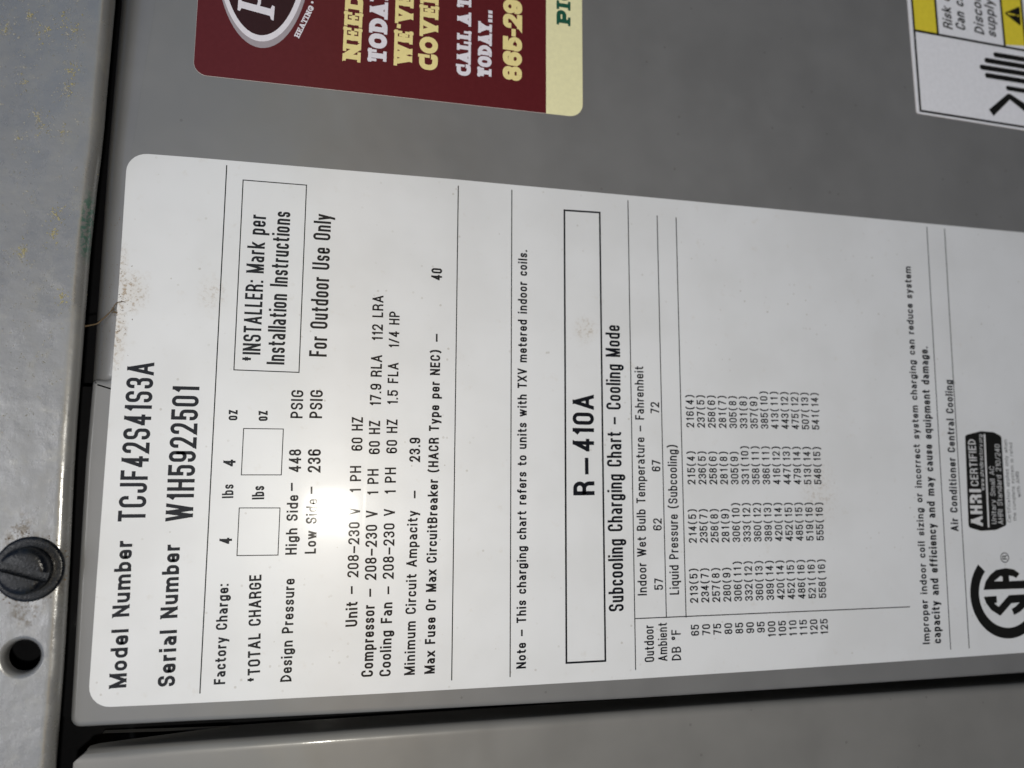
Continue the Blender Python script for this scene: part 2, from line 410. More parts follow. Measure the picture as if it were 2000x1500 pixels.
def text_into(mb, s, u0, v0, u1, v1, cap, t, h, font=None, xh=.73, desc=.24, gap=.15, space=.34, mono=None, slant=0.0, fill=1.0):
    """lettering from (u0,v0) to (u1,v1) on the base line; cap height in mm; t = stroke / cap height"""
    font = font or GOTHIC
    L = math.hypot(u1 - u0, v1 - v0)
    dx, dy = (u1 - u0) / L, (v1 - v0) / L
    adv, total = [], 0.0
    for ch in s:
        if ch == ' ': adv.append(space); total += space; continue
        w = font[ch][0] or t
        adv.append(w); total += w
    total += gap * (len(s) - 1)
    k = L / cap / total if not mono else 1.0
    x = 0.0
    for ci, (ch, w) in enumerate(zip(s, adv)):
        ww = w * k if (font.get(ch, (0,))[0] or ch == ' ') else max(t, t)
        if mono: ww = w
        if ch != ' ':
            gx = x if not mono else ci * mono / cap + (mono / cap - ww) / 2
            for si, (pts, closed, kk) in enumerate(parse_glyph(font[ch][1], ww, t, xh, desc)):
                pl = fillet(pts, closed, t * kk / 2)
                vs, fs = ribbon(pl, closed, t * kk / 2, t / 2, (0, 1, xh, -desc))
                hh = h + si * .004
                out = []
                for (a, b) in vs:
                    a = a + gx + slant * b
                    a *= cap; b *= cap
                    out.append((u0 + dx * a + dy * b, v0 + dy * a - dx * b, hh))
                if font is SLAB:                  # heavy faces lap over themselves: keep every facet on a level of its own
                    for fi, q in enumerate(fs):
                        mb.add([(out[i][0], out[i][1], hh + .012 * si + fi * .0012) for i in q], [(0, 1, 2, 3)])
                else: mb.add(out, fs)
        if not mono:
            # narrow glyphs keep their stroke width, so share the rest out over the gaps
            x += (w + gap) * k if w != t or ch == ' ' else t + (gap + w) * k - t * 1.0

def line(mb, a, b, th, h, square=True):
    d = Vector((b[0] - a[0], b[1] - a[1])).normalized(); n = Vector((-d.y, d.x)) * th / 2
    e = d * th / 2 if square else d * 0
    mb.add([(a[0] + n.x - e.x, a[1] + n.y - e.y, h), (b[0] + n.x + e.x, b[1] + n.y + e.y, h),
            (b[0] - n.x + e.x, b[1] - n.y + e.y, h), (a[0] - n.x - e.x, a[1] - n.y - e.y, h)], [(0, 1, 2, 3)])

def frame_outline(mb, pts, th, h):
    n = len(pts); P = [Vector(p) for p in pts]; out, inn = [], []
    for i in range(n):
        d0 = (P[i] - P[i - 1]).normalized(); d1 = (P[(i + 1) % n] - P[i]).normalized()
        nn = (Vector((-d0.y, d0.x)) + Vector((-d1.y, d1.x))).normalized()
        c = nn.dot(Vector((-d0.y, d0.x)))
        out.append(P[i] + nn * th / 2 / c); inn.append(P[i] - nn * th / 2 / c)
    mb.add([(p.x, p.y, h) for p in out] + [(p.x, p.y, h) for p in inn],
           [(i, (i + 1) % n, n + (i + 1) % n, n + i) for i in range(n)])

def capsule(mb, pts, th, h, cap0=True, cap1=True):
    v, f = ribbon(pts, False, th / 2, 0, ())
    mb.add([(a, b, h) for a, b in v], f)
    for use, p in ((cap0, pts[0]), (cap1, pts[-1])):
        if use: mb.poly([(p[0] + th / 2 * math.cos(j * math.pi / 10), p[1] + th / 2 * math.sin(j * math.pi / 10)) for j in range(20)], h + .003)

def round_poly(pts, radii, seg=7):
    """fillet the corners of a closed polygon"""
    n = len(pts); out = []
    for i in range(n):
        r = radii[i]
        P = Vector(pts[i])
        if r <= 0: out.append(tuple(P)); continue
        a = (Vector(pts[i - 1]) - P).normalized(); b = (Vector(pts[(i + 1) % n]) - P).normalized()
        ang = math.acos(max(-1, min(1, a.dot(b)))); d = r / math.tan(ang / 2)
        c = P + (a + b).normalized() * (r / math.sin(ang / 2))
        s = P + a * d; e = P + b * d
        a0 = math.atan2(s.y - c.y, s.x - c.x); a1 = math.atan2(e.y - c.y, e.x - c.x)
        da = (a1 - a0 + math.pi) % (2 * math.pi) - math.pi
        for j in range(seg + 1):
            out.append((c.x + r * math.cos(a0 + da * j / seg), c.y + r * math.sin(a0 + da * j / seg)))
    return out

def inset(poly, d):
    n = len(poly); P = [Vector(p) for p in poly]; out = []
    area = sum(P[i].x * P[(i + 1) % n].y - P[(i + 1) % n].x * P[i].y for i in range(n))
    s = 1 if area > 0 else -1
    for i in range(n):
        d0 = (P[i] - P[i - 1]).normalized(); d1 = (P[(i + 1) % n] - P[i]).normalized()
        nn = Vector((-d0.y, d0.x)) + Vector((-d1.y, d1.x)); nn.normalize()
        c = max(.3, nn.dot(Vector((-d0.y, d0.x))))
        out.append(tuple(P[i] + nn * (s * d / c)))
    return out

def plate(name, outline, profile, mat, parent=None, mats=None, edge_slot=None, **k):
    """solid sheet: profile = [(inset, h), ...] from the back edge to the front face"""
    verts, faces, fm = [], [], []
    n = len(outline)
    for ins, h in profile:
        verts += [(p[0], p[1], h) for p in (inset(outline, ins) if ins else outline)]
    for j in range(len(profile) - 1):
        for i in range(n):
            faces.append((j * n + i, j * n + (i + 1) % n, (j + 1) * n + (i + 1) % n, (j + 1) * n + i))
            fm.append(edge_slot or 0)
    b = (len(profile) - 1) * n
    faces.append(tuple(range(b, b + n))); fm.append(0)
    return make(name, verts, faces, mat, parent, mats=mats, fmat=fm, **k)

# ------------------------------------------------------------------ materials
class NT:
    def __init__(s, name):
        s.m = bpy.data.materials.new(name); s.m.use_nodes = True
        s.t = s.m.node_tree; s.b = s.t.nodes['Principled BSDF']
        g = s.t.nodes.new('ShaderNodeNewGeometry')
        mp = s.t.nodes.new('ShaderNodeVectorMath'); mp.operation = 'MULTIPLY_ADD'
        mp.inputs[1].default_value = (1000, 1000, -1000); mp.inputs[2].default_value = (0, 0, Z0 * 1000)
        s.t.links.new(g.outputs['Position'], mp.inputs[0])
        s.pos = mp.outputs[0]                     # millimetres: x = u, z = v
    def link(s, a, b): s.t.links.new(a, b)
    def noise(s, scale, detail=3, rough=.55, vec=None, off=None):
        n = s.t.nodes.new('ShaderNodeTexNoise'); n.inputs['Scale'].default_value = scale
        n.inputs['Detail'].default_value = detail; n.inputs['Roughness'].default_value = rough
        v = vec or s.pos
        if off is not None:
            a = s.t.nodes.new('ShaderNodeVectorMath'); a.operation = 'ADD'; a.inputs[1].default_value = off; s.link(v, a.inputs[0]); v = a.outputs[0]
        s.link(v, n.inputs['Vector']); return n.outputs['Fac']
    def stretch(s, x, y, z):
        a = s.t.nodes.new('ShaderNodeVectorMath'); a.operation = 'MULTIPLY'; a.inputs[1].default_value = (x, y, z); s.link(s.pos, a.inputs[0]); return a.outputs[0]
    def voro(s, scale, off=(0, 0, 0)):
        a = s.t.nodes.new('ShaderNodeVectorMath'); a.operation = 'ADD'; a.inputs[1].default_value = off; s.link(s.pos, a.inputs[0])
        n = s.t.nodes.new('ShaderNodeTexVoronoi'); n.inputs['Scale'].default_value = scale; s.link(a.outputs[0], n.inputs['Vector'])
        return n.outputs['Distance'], n.outputs['Color']
    def math(s, op, a, b=None, c=None):
        n = s.t.nodes.new('ShaderNodeMath'); n.operation = op
        for i, x in enumerate((a, b, c)):
            if x is None: continue
            if isinstance(x, (int, float)): n.inputs[i].default_value = x
            else: s.link(x, n.inputs[i])
        return n.outputs[0]
    def ramp(s, f, lo, hi, a=0.0, b=1.0):
        n = s.t.nodes.new('ShaderNodeMapRange'); n.interpolation_type = 'SMOOTHSTEP'
        for i, x in enumerate((lo, hi, a, b)): n.inputs[i + 1].default_value = x
        s.link(f, n.inputs[0]); return n.outputs[0]
    def blob(s, u, v, ru, rv, inner=.3):
        a = s.t.nodes.new('ShaderNodeVectorMath'); a.operation = 'SUBTRACT'; a.inputs[1].default_value = (u, 0, v); s.link(s.pos, a.inputs[0])
        b = s.t.nodes.new('ShaderNodeVectorMath'); b.operation = 'MULTIPLY'; b.inputs[1].default_value = (1 / ru, 0, 1 / rv); s.link(a.outputs[0], b.inputs[0])
        c = s.t.nodes.new('ShaderNodeVectorMath'); c.operation = 'LENGTH'; s.link(b.outputs[0], c.inputs[0])
        return s.ramp(c.outputs['Value'], inner, 1.0, 1.0, 0.0)
    def mix(s, f, a, b):
        n = s.t.nodes.new('ShaderNodeMix'); n.data_type = 'RGBA'
        if isinstance(f, (int, float)): n.inputs[0].default_value = f
        else: s.link(f, n.inputs[0])
        for i, x in ((6, a), (7, b)):
            if isinstance(x, tuple): n.inputs[i].default_value = (*x, 1)
            else: s.link(x, n.inputs[i])
        return n.outputs[2]
    def set(s, **k):
        for n, x in k.items():
            i = s.b.inputs[n.replace('_', ' ')]
            if isinstance(x, (int, float)): i.default_value = x
            elif isinstance(x, tuple): i.default_value = (*x, 1)
            else: s.link(x, i)
    def bump(s, height, strength=.3, dist=.0001, coat=False):
        n = s.t.nodes.new('ShaderNodeBump'); n.inputs['Strength'].default_value = strength; n.inputs['Distance'].default_value = dist
        s.link(height, n.inputs['Height']); s.link(n.outputs[0], s.b.inputs['Normal'])
        if coat: s.link(n.outputs[0], s.b.inputs['Coat Normal'])

def specks(n, scale, size, keep, off=(0, 0, 0)):
    """irregular dots: voronoi cells of which only some carry a dot"""
    d, c = n.voro(scale, off)
    sep = n.t.nodes.new('ShaderNodeSeparateColor'); n.link(c, sep.inputs[0])
    on = n.math('LESS_THAN', sep.outputs[0], keep)
    sz = n.math('MULTIPLY', sep.outputs[1], size)
    dot = n.math('LESS_THAN', n.math('ADD', d, n.math('MULTIPLY', n.noise(scale * 3, 2), size * .35)), sz)
    return n.math('MULTIPLY', on, dot)

GLOSS = dict(Coat_Weight=.75, Coat_Roughness=.085, Coat_IOR=1.5)

def mat_label():
    n = NT('label_white')
    big = n.noise(.035, 3)
    col = n.mix(n.ramp(big, .35, .7), (.69, .70, .722), (.648, .656, .672))
    fine = n.math('MULTIPLY', specks(n, .55, .28, .22), n.ramp(n.noise(.05, 2, off=(40, 0, 9)), .45, .68))
    col = n.mix(n.math('MULTIPLY', fine, .45), col, (.33, .30, .25))
    soft = n.math('MULTIPLY', n.ramp(n.noise(.22, 4, .6, off=(7, 0, 70)), .60, .78), .28)
    col = n.mix(soft, col, (.52, .48, .42))
    # brown wash-down from the seam above, a few fainter patches further down
    tot = None
    for (u, v, ru, rv, k) in ((121, 3.5, 9, 7, .95), (110, 1, 18, 3.5, .85), (128, 1, 10, 2.5, .7), (122, 27, 8, 6, .35), (60, 236, 18, 10, .35), (116, 148, 6, 6, .5)):
        b = n.math('MULTIPLY', n.blob(u, v, ru, rv, .1), k)
        tot = b if tot is None else n.math('MAXIMUM', tot, b)
    g = n.ramp(n.noise(.75, 4, .7), .48, .66)
    col = n.mix(n.math('MULTIPLY', tot, .22), col, (.52, .43, .31))
    col = n.mix(n.math('MULTIPLY', tot, g), col, (.30, .215, .125))
    n.set(Base_Color=col, Roughness=.40, Specular_IOR_Level=.5, **GLOSS)
    # film not perfectly flat: slow waves and one trapped crease
    sp = n.t.nodes.new('ShaderNodeSeparateXYZ'); n.link(n.pos, sp.inputs[0])
    vv = n.math('ADD', sp.outputs['Z'], n.math('MULTIPLY', sp.outputs['X'], -.012))
    cr = n.ramp(vv, 73.6, 75.0)
    cr = n.math('MULTIPLY', cr, n.blob(85, 76, 55, 60, .3))
    hgt = n.math('ADD', n.math('MULTIPLY', n.noise(.07, 1), .5), n.math('MULTIPLY', cr, .05))
    n.bump(hgt, .6, .0004, coat=True)
    return n.m

def mat_print(name, rgb, rough=.45, metallic=0.0, gloss=1.0, coat=None):
    n = NT(name)
    f = n.noise(.6, 2)
    c2 = tuple(min(1, x * 1.10 + .003) for x in rgb)
    n.set(Base_Color=n.mix(f, tuple(x * .93 for x in rgb), c2), Roughness=rough, Metallic=metallic, Specular_IOR_Level=.5 * gloss, **GLOSS)
    n.set(Coat_Weight=GLOSS['Coat_Weight'] * gloss if coat is None else coat)
    n.bump(n.math('MULTIPLY', n.noise(.07, 1), .5), .6, .0004, coat=True)
    return n.m

def mat_paint(name, rgb, cap=False):
    n = NT(name)
    big = n.noise(.03, 3, .6)
    col = n.mix(n.ramp(big, .3, .7), tuple(x * .95 for x in rgb), tuple(x * 1.06 for x in rgb))
    sp = n.math('MULTIPLY', specks(n, .30, .18, .12), .35)
    col = n.mix(sp, col, (.06, .055, .05))
    
    rough = n.ramp(n.noise(.06, 4), .3, .7, .34, .46)
    if cap:
        dust = n.ramp(n.noise(.25, 5, .65, off=(3, 0, 8)), .5, .75)
        col = n.mix(n.math('MULTIPLY', dust, .35), col, (.30, .29, .25))
        tot = None
        for (u, v, ru, rv, k) in ((49, -18.5, 9, 5, 1.0), (40, -15.5, 13.5, 13.5, .8), (28.5, -15.8, 5, 5, 1.0)):
            b = n.math('MULTIPLY', n.blob(u, v, ru, rv, .45), k)
            tot = b if tot is None else n.math('MAXIMUM', tot, b)
        g = n.ramp(n.noise(.55, 5, .72, off=(9, 0, 4)), .45, .60)
        col = n.mix(n.math('MULTIPLY', tot, g), col, (.10, .085, .065))
        # green scuff on the rolled edge
        g = n.ramp(n.noise(.8, 3, .7), .42, .55)
        col = n.mix(n.math('MULTIPLY', n.math('MULTIPLY', n.blob(139, -7.6, 13, 2.0, .5), g), .8), col, (.055, .15, .115))
        rough = n.ramp(n.noise(.055, 5, .7, vec=n.stretch(1, 1, 1.8), off=(9, 0, 2)), .36, .64, .17, .45)
    n.set(Base_Color=col, Roughness=rough, Specular_IOR_Level=.5)
    if cap: n.set(Coat_Weight=.6, Coat_Roughness=.18, Metallic=.3)
    else: n.set(Coat_Weight=.6, Coat_Roughness=.13)
    hgt = n.math('ADD', n.math('MULTIPLY', n.noise(1.1, 2), .03), n.math('MULTIPLY', n.noise(.035, 2), 1.6))
    if cap:
        hgt = n.math('ADD', hgt, n.math('MULTIPLY', n.noise(.9, 5, .75, off=(5, 1, 3)), .16))
        hgt = n.math('ADD', hgt, n.math('MULTIPLY', n.noise(.1, 2, off=(1, 1, 8)), .9))
    n.bump(hgt, .6, .0005, coat=True)
    return n.m

M_LABEL = mat_label()
M_INK = mat_print('label_ink', (.006, .007, .011), gloss=.12, coat=.42)
M_PAPER = mat_print('sticker_paper_edge', (.60, .53, .50), gloss=.2)
M_MAROON = mat_print('sticker_maroon', (.098, .0098, .0138), gloss=.22)
M_DEEP = mat_print('sticker_deep_maroon', (.026, .004, .006), gloss=.25)
M_CREAM = mat_print('sticker_cream', (.80, .76, .46), gloss=.5)
M_YTEXT = mat_print('sticker_yellow_text', (.80, .68, .30), gloss=.4)
M_WTEXT = mat_print('sticker_white_text', (.74, .71, .77), gloss=.4)
M_SILVER = mat_print('sticker_silver', (.34, .30, .33), gloss=.4)
M_GREEN = mat_print('sticker_green_text', (.010, .085, .052), gloss=.4)
M_WWHITE = mat_print('warning_white', (.76, .76, .80), gloss=.6)
M_WYELLOW = mat_print('warning_yellow', (.72, .59, .045), gloss=.5)
M_BLACK = mat_print('warning_black', (.008, .008, .008), gloss=.4)
M_PANEL = mat_paint('panel_grey_paint', (.160, .1605, .163))
M_POST = mat_paint('post_grey_paint', (.182, .179, .173))
M_CAP = mat_paint('cap_grey_paint', (.208, .210, .214), cap=True)
M_DARK = mat_print('inner_shade_black', (.007, .0072, .0085), gloss=.15)  # black stands in for the shade deep inside the cabinet
def mat_screw():
    n = NT('screw_black_coating')
    f = n.ramp(n.noise(.8, 5, .7), .52, .75)
    n.set(Base_Color=n.mix(n.math('MULTIPLY', f, .5), (.0035, .0048, .008), (.045, .043, .04)), Metallic=0.0, Specular_IOR_Level=.3, Roughness=n.ramp(n.noise(.6, 4), .3, .7, .16, .36))
    n.bump(n.noise(1.2, 4), .4, .0003)
    return n.m
M_SCREW = mat_screw()
def mat_crumb(name, a, b):
    n = NT(name)
    n.set(Base_Color=n.mix(n.noise(1.5, 3), a, b), Roughness=.85)
    return n.m
M_POLLEN = mat_crumb('pollen_yellow', (.30, .26, .11), (.47, .43, .27))
M_GRIT = mat_crumb('grit_pale', (.22, .215, .19), (.48, .465, .42))
M_SOIL = mat_crumb('soil_brown', (.05, .035, .02), (.19, .13, .07))

# ------------------------------------------------------------------ the cabinet
UNIT = tag(empty('air_conditioner', 130, 430, -40), 'grey painted sheet metal outdoor air conditioner cabinet that carries the stickers', 'air conditioner')

def interp(pts, u):
    pts = sorted(pts)
    if u <= pts[0][0]: a, b = pts[0], pts[1]
    elif u >= pts[-1][0]: a, b = pts[-2], pts[-1]
    else:
        for a, b in zip(pts, pts[1:]):
            if a[0] <= u <= b[0]: break
    return a[1] + (b[1] - a[1]) * (u - a[0]) / (b[0] - a[0])

# access panel: folded edges, a tab that runs up under the cap, a notch where the tab ends
bot = [(-4.9, -5.0), (-5.3, 25), (-5.7, 45), (-6.3, 85), (-6.75, 123), (-7.25, 165), (-7.45, 213), (-7.5, 265), (-7.4, 320), (-7.2, 440)]
outl = bot[:-1] + [(-7.2, 760), (620, 760), (620, 6.5), (330, 6.5), (215, 3.5), (168, -.4), (94.2, -.8), (94.2, -5.3), (70, -5.75), (39.3, -5.5), (15, -5.2)]
rad = [3.0] + [0] * (len(bot) - 2) + [2, 2, 2, 0, 0, 0, .6, 1.4, 0, 0, 0]
outl = round_poly(outl, rad)
plate('access_panel', outl, [(0, -11), (0, -1.6), (.18, -.85), (.55, -.3), (1.1, -.06), (1.7, 0), (1.85, 0)], M_PANEL, UNIT, smooth=True)

# where the panel tucks under the cap it curves back, deeper and deeper
def tuck():
    verts, faces = [], []
    us = [94.0, 94.6, 96] + list(range(105, 331, 15)) + [420, 520, 620]
    prof = []
    for j in range(13):
        a = j / 12 * math.pi / 2
        prof.append((math.sin(a), 1 - math.cos(a)))
    for i, u in enumerate(us):
        s0 = 1.6 if u < 166 else 1.6 + min(1, (u - 166) / 50) * 4.2
        s0 += max(0, min(u, 330) - 216) * .027
        wv = 8.6 + (s0 - 1.6) * .95
        drop = .5 if i == 0 else .08 if i == 1 else 0
        for a, b in prof: verts.append((u, s0 - a * wv, .03 - b * (7.6 + (s0 - 1.6) * .5) - drop))
        verts.append((u, s0 - wv - .2, -22))
    n = len(prof) + 1
    for i in range(len(us) - 1):
        for k in range(n - 1): faces.append((i * n + k, (i + 1) * n + k, (i + 1) * n + k + 1, i * n + k + 1))
    b = len(verts)
    for k in range(n): verts.append((verts[k][0] - .1, verts[k][1], verts[k][2] - 9))
    for k in range(n - 1): faces.append((k, k + 1, b + k + 1, b + k))
    make('panel_tuck', verts, faces, M_PANEL, UNIT, smooth=True, sharp=60)
tuck()

# corner post: flat face, round bend, deep wall beside the panel; its upper end is trimmed on a slant
def post():
    prof = []                                    # (u, h, start v)
    for u in (-320, -60, -30, -18, -14.4): prof.append((u, 0.0))
    for j in range(1, 9):
        a = j / 8 * math.pi / 2
        prof.append((-14.2 + 2.8 * math.sin(a), -2.8 + 2.8 * math.cos(a)))
    for d in (5, 8, 12, 18, 26): prof.append((-11.4 - (d - 2.8) * .16, -d))
    vs = []
    for (u, h) in prof:
        d = -h
        s = -3.4 if u < -14.3 else -3.4 + (u + 14.2) * 1.3 if d < 1.6 else -.9 + (d - 1.6) * 2.2
        vs.append(s)
    vs[4] = -3.4
    verts, faces = [], []
    stops = [0, .012, .03, .06, .1, .2, .35, .5, .7, 1]
    for (u, h), s in zip(prof, vs):
        for k, f in enumerate(stops):
            verts.append((u, s + (760 - s) * f, h - (.55 if k == 0 else .12 if k == 1 and False else 0)))
    n = len(stops)
    for i in range(len(prof) - 1):
        for k in range(n - 1):
            faces.append((i * n + k, i * n + k + 1, (i + 1) * n + k + 1, (i + 1) * n + k))
    b = len(verts)                               # folded end
    for (u, h), s in zip(prof, vs): verts.append((u, s - .1, h - 3.5))
    for i in range(len(prof) - 1): faces.append((i * n, (i + 1) * n, b + i + 1, b + i))
    return make('corner_post', verts, faces, M_POST, UNIT, smooth=True, sharp=50)
post()

# top cap: flat skirt with a rolled lower edge, standing off the panel
H = 6.5
HOLE_C, HOLE_R = (16.6, -16.0), 4.35
def cap():
    us = [-320, -150, -50] + list(range(-20, 240, 10)) + [270, 330, 450, 620]
    prof = [(-3.9, H), (-3.0, H)]
    for j in range(1, 9):
        a = j / 8 * math.pi * .92
        prof.append((-3.0 + 2.9 * math.sin(a), H - 2.9 + 2.9 * math.cos(a)))
    prof.append((-4.3, H - 5.8))
    bm = bmesh.new()
    rows = []
    for u in us:
        e = interp(CAP_EDGE, u) + .15 if -13 < u < 211 else (interp(CAP_EDGE, max(-13, min(211, u))) + .15)
        rows.append([bm.verts.new(W(u, e + d, h)) for d, h in prof])
    for a, b in zip(rows, rows[1:]):
        for k in range(len(prof) - 1): bm.faces.new((a[k], b[k], b[k + 1], a[k + 1]))
    low = [r[0] for r in rows]
    up = [bm.verts.new(W(u, -260, H)) for u in (us[-1], 120, us[0])]
    loop = low + up
    edges = []
    for i in range(len(loop)):
        a, b = loop[i], loop[(i + 1) % len(loop)]
        edges.append(bm.edges.get((a, b)) or bm.edges.new((a, b)))
    R = HOLE_R + 1.35
    ring = [bm.verts.new(W(HOLE_C[0] + R * math.cos(j * math.pi / 20), HOLE_C[1] + R * math.sin(j * math.pi / 20), H)) for j in range(40)]
    for i in range(40): edges.append(bm.edges.new((ring[i], ring[(i + 1) % 40])))
    bmesh.ops.triangle_fill(bm, use_beauty=True, use_dissolve=False, edges=edges)
    bmesh.ops.recalc_face_normals(bm, faces=bm.faces)
    org = W(120, -50, H)
    bmesh.ops.translate(bm, verts=bm.verts, vec=-org)
    me = bpy.data.meshes.new('top_cap'); bm.to_mesh(me); bm.free()
    me.materials.append(M_CAP)
    me.polygons.foreach_set('use_smooth', [True] * len(me.polygons))
    o = bpy.data.objects.new('top_cap', me); COL.objects.link(o)
    o.parent = UNIT; o.location = org - UNIT.location
    return o
CAP = cap()

def lathe(c, prof, n=40):
    verts, faces = [], []
    for r, h in prof:
        verts += [(c[0] + r * math.cos(2 * math.pi * j / n), c[1] + r * math.sin(2 * math.pi * j / n), h) for j in range(n)]
    for i in range(len(prof) - 1):
        for j in range(n): faces.append((i * n + j, i * n + (j + 1) % n, (i + 1) * n + (j + 1) % n, (i + 1) * n + j))
    return verts, faces
v, f = lathe(HOLE_C, [(HOLE_R + 1.35, H), (HOLE_R + .95, H - .1), (HOLE_R + .45, H - .5), (HOLE_R + .12, H - 1.1), (HOLE_R, H - 1.9), (HOLE_R, H - 3.6)])
make('hole_rim', v, f, M_CAP, CAP, smooth=True)

# inner sheets behind gaps and hole, cavity shade painted in as black
mb = MB()
for (u0, u1, v0, v1, h) in ((-320, 620, -260, 760, -34), (-8, 94, -40, -2, -22)):
    mb.add([(u0, v0, h), (u1, v0, h), (u1, v1, h), (u0, v1, h)], [(0, 1, 2, 3)])
mb.build('inner_frame_shade', M_DARK, UNIT)

# slotted hex washer screw in the cap
SC_C = (40.2, -15.6)
SCREW = tag(empty('screw', SC_C[0], SC_C[1], H), 'black slotted hex head screw with a round washer in the top cap', 'screw')
v, f = lathe(SC_C, [(8.9, H - .05), (8.75, H + .55), (8.2, H + .85), (7.6, H + .75), (6.6, H + 1.0), (3.0, H + 1.15), (.1, H + 1.2)])
make('washer', v, f, M_SCREW, SCREW, smooth=True)
def head():
    """round, slightly domed head, cut by a straight slot"""
    mb = MB()
    R0, hw, top = 6.35, 1.3, H + 6.1
    sd_ = Vector((-math.sin(math.radians(17)), math.cos(math.radians(17)))); sn = Vector((-sd_.y, sd_.x))
    tm = math.sqrt(R0 * R0 - hw * hw) * .999
    NT_, ND = 22, 7
    def pt(t, d, h):
        return (SC_C[0] + sd_.x * t + sn.x * d, SC_C[1] + sd_.y * t + sn.y * d, h)
    def dome(t, d):
        r = min(1.0, math.hypot(t, d) / R0)
        return top - .35 * r ** 2 - 1.1 * max(0, r - .8) / .2 * max(0, r - .8) / .2
    for side in (1, -1):
        vs, fs = [], []
        row = ND + 3
        for i in range(NT_ + 1):
            t = -tm * math.cos(math.pi * i / NT_)
            dm = math.sqrt(max(0, R0 * R0 - t * t))
            ds = [hw + (dm - hw) * (1 - (1 - j / ND) ** 1.8) for j in range(ND + 1)]
            vs.append(pt(t, side * hw, H + 3.5))
            vs += [pt(t, side * d, dome(t, d) - (.12 if j == 0 else 0)) for j, d in enumerate(ds)]
            vs.append(pt(t, side * dm, H + 1.0))
        for i in range(NT_):
            for j in range(row - 1): fs.append((i * row + j, (i + 1) * row + j, (i + 1) * row + j + 1, i * row + j + 1))
        mb.add(vs, fs)
    n = 40                                        # core under the slot
    rim = [(R0 * .995 * math.cos(6.28318 * k / n), R0 * .995 * math.sin(6.28318 * k / n)) for k in range(n)]
    mb.add([pt(x, y, H + 1.0) for x, y in rim] + [pt(x, y, H + 3.6) for x, y in rim],
           [(k, (k + 1) % n, n + (k + 1) % n, n + k) for k in range(n)] + [tuple(range(n, 2 * n))])
    return mb.build('head', M_SCREW, SCREW, smooth=True, sharp=40)
head()

# ------------------------------------------------------------------ rating label
top = [(164.7, 0), (165.0, 20), (165.2, 60), (165.5, 102), (165.4, 122), (165.3, 169), (165.1, 220), (164.8, 275), (164.5, 350)]
btm = [(.5, 0), (.2, 17), (-.15, 45), (-.45, 82), (-.6, 123), (-.65, 166), (-.5, 213), (-.15, 265), (.5, 350)]
LEFT = [(36, -.35), (70, -.1), (96, .15), (122, .4), (140, .4)]
ol = [(btm[0][0], -.45)] + LEFT + [(top[0][0], .35)] + top[1:] + btm[:0:-1]
rr = [6.0] + [0] * 5 + [6.0] + [0] * 7 + [4, 4] + [0] * 7
LABEL = plate('rating_label', round_poly(ol, rr), [(0, .0), (0, .13), (.05, .16)], M_LABEL, None)
tag(LABEL, 'large white printed rating label with charging chart on the grey access panel', 'label')
HI = .185
def label_text(name, items, mat, parent, h, **k):
    for (s, u0, v0, u1, v1, cap_h, t) in items:
        mb = MB(); text_into(mb, s, u0, v0, u1, v1, cap_h, t * (1.0 if cap_h < 2.6 else 1.24 if cap_h < 4.2 else 1.12), h, **k); mb.build(name, mat, parent)
label_text('text_line', TEXT, M_INK, LABEL, HI)
for a, b in RULES:
    mb = MB(); line(mb, a, b, .34, HI); mb.build('ruled_line', M_INK, LABEL)
for bx, th in ((BOX1, .27), (BOX2, .27), (BOXI, .32), (BOXR, .62)):
    mb = MB(); frame_outline(mb, bx, th, HI); mb.build('box_outline', M_INK, LABEL)
PITCH, CAP_T = 4.13, 3.0
for ri, row in enumerate(ROWS):
    vb = 187.75 + PITCH * ri * 1.0
    s = str(row[0]); mb = MB(); text_into(mb, s, 16.1 - 2.02 * len(s), vb + .12, 16.1, vb + .12, CAP_T, .157, HI, mono=2.02)
    mb.build('ambient_value', M_INK, LABEL)
    for ci in range(4):
        s = '%d(%d)' % (row[1 + ci * 2], row[2 + ci * 2]); u = COLS[1 + ci][0] - .2
        mb = MB(); text_into(mb, s, u, vb, u + 10, vb + .02, CAP_T, .157, HI, mono=2.02)
        mb.build('pressure_value', M_INK, LABEL)

# certification badge
bo = round_poly(BADGE_OUT, [1.2, 6, 6, 1.2, 1.2, 6, 6, 1.2], 5)
mb = MB(); mb.poly(bo, HI); BADGE = mb.build('certification_badge', M_BLACK, LABEL)
M_PALE = mat_print('badge_white', (.60, .60, .61))
label_text('badge_text', BADGE_T, M_PALE, BADGE, HI + .02)
mb = MB(); line(mb, BADGE_RULE[0], BADGE_RULE[1], .75, HI + .02); mb.build('badge_rule', M_PALE, BADGE)
label_text('fine_print', FINE, M_INK, LABEL, HI)
# circle mark: an open ring round two letters
cx, cy, ro, ri_ = 22.1, 314.5, 16.4, 12.45
mb = MB()
a0, a1 = math.radians(47), math.radians(313)
ring = []
N = 48
for j in range(N + 1):
    a = a0 + (a1 - a0) * j / N
    # angle 0 points along +u (the opening)
    ring.append((cx + ro * math.cos(a), cy - ro * math.sin(a) * 1.0, HI)); ring.append((cx + ri_ * math.cos(a), cy - ri_ * math.sin(a), HI))
mb.add(ring, [(2 * j, 2 * j + 2, 2 * j + 3, 2 * j + 1) for j in range(N)])
mb.build('ring_mark', M_BLACK, LABEL)
mb = MB(); mb.poly(CSA_S, HI); mb.build('mark_letter', M_BLACK, LABEL)
mb = MB(); mb.poly(CSA_A, HI); A = mb.build('mark_letter', M_BLACK, LABEL)
mb = MB(); mb.poly(CSA_AH, HI + .02); mb.build('letter_counter', M_LABEL, A)
mb = MB()
r0 = 1.95
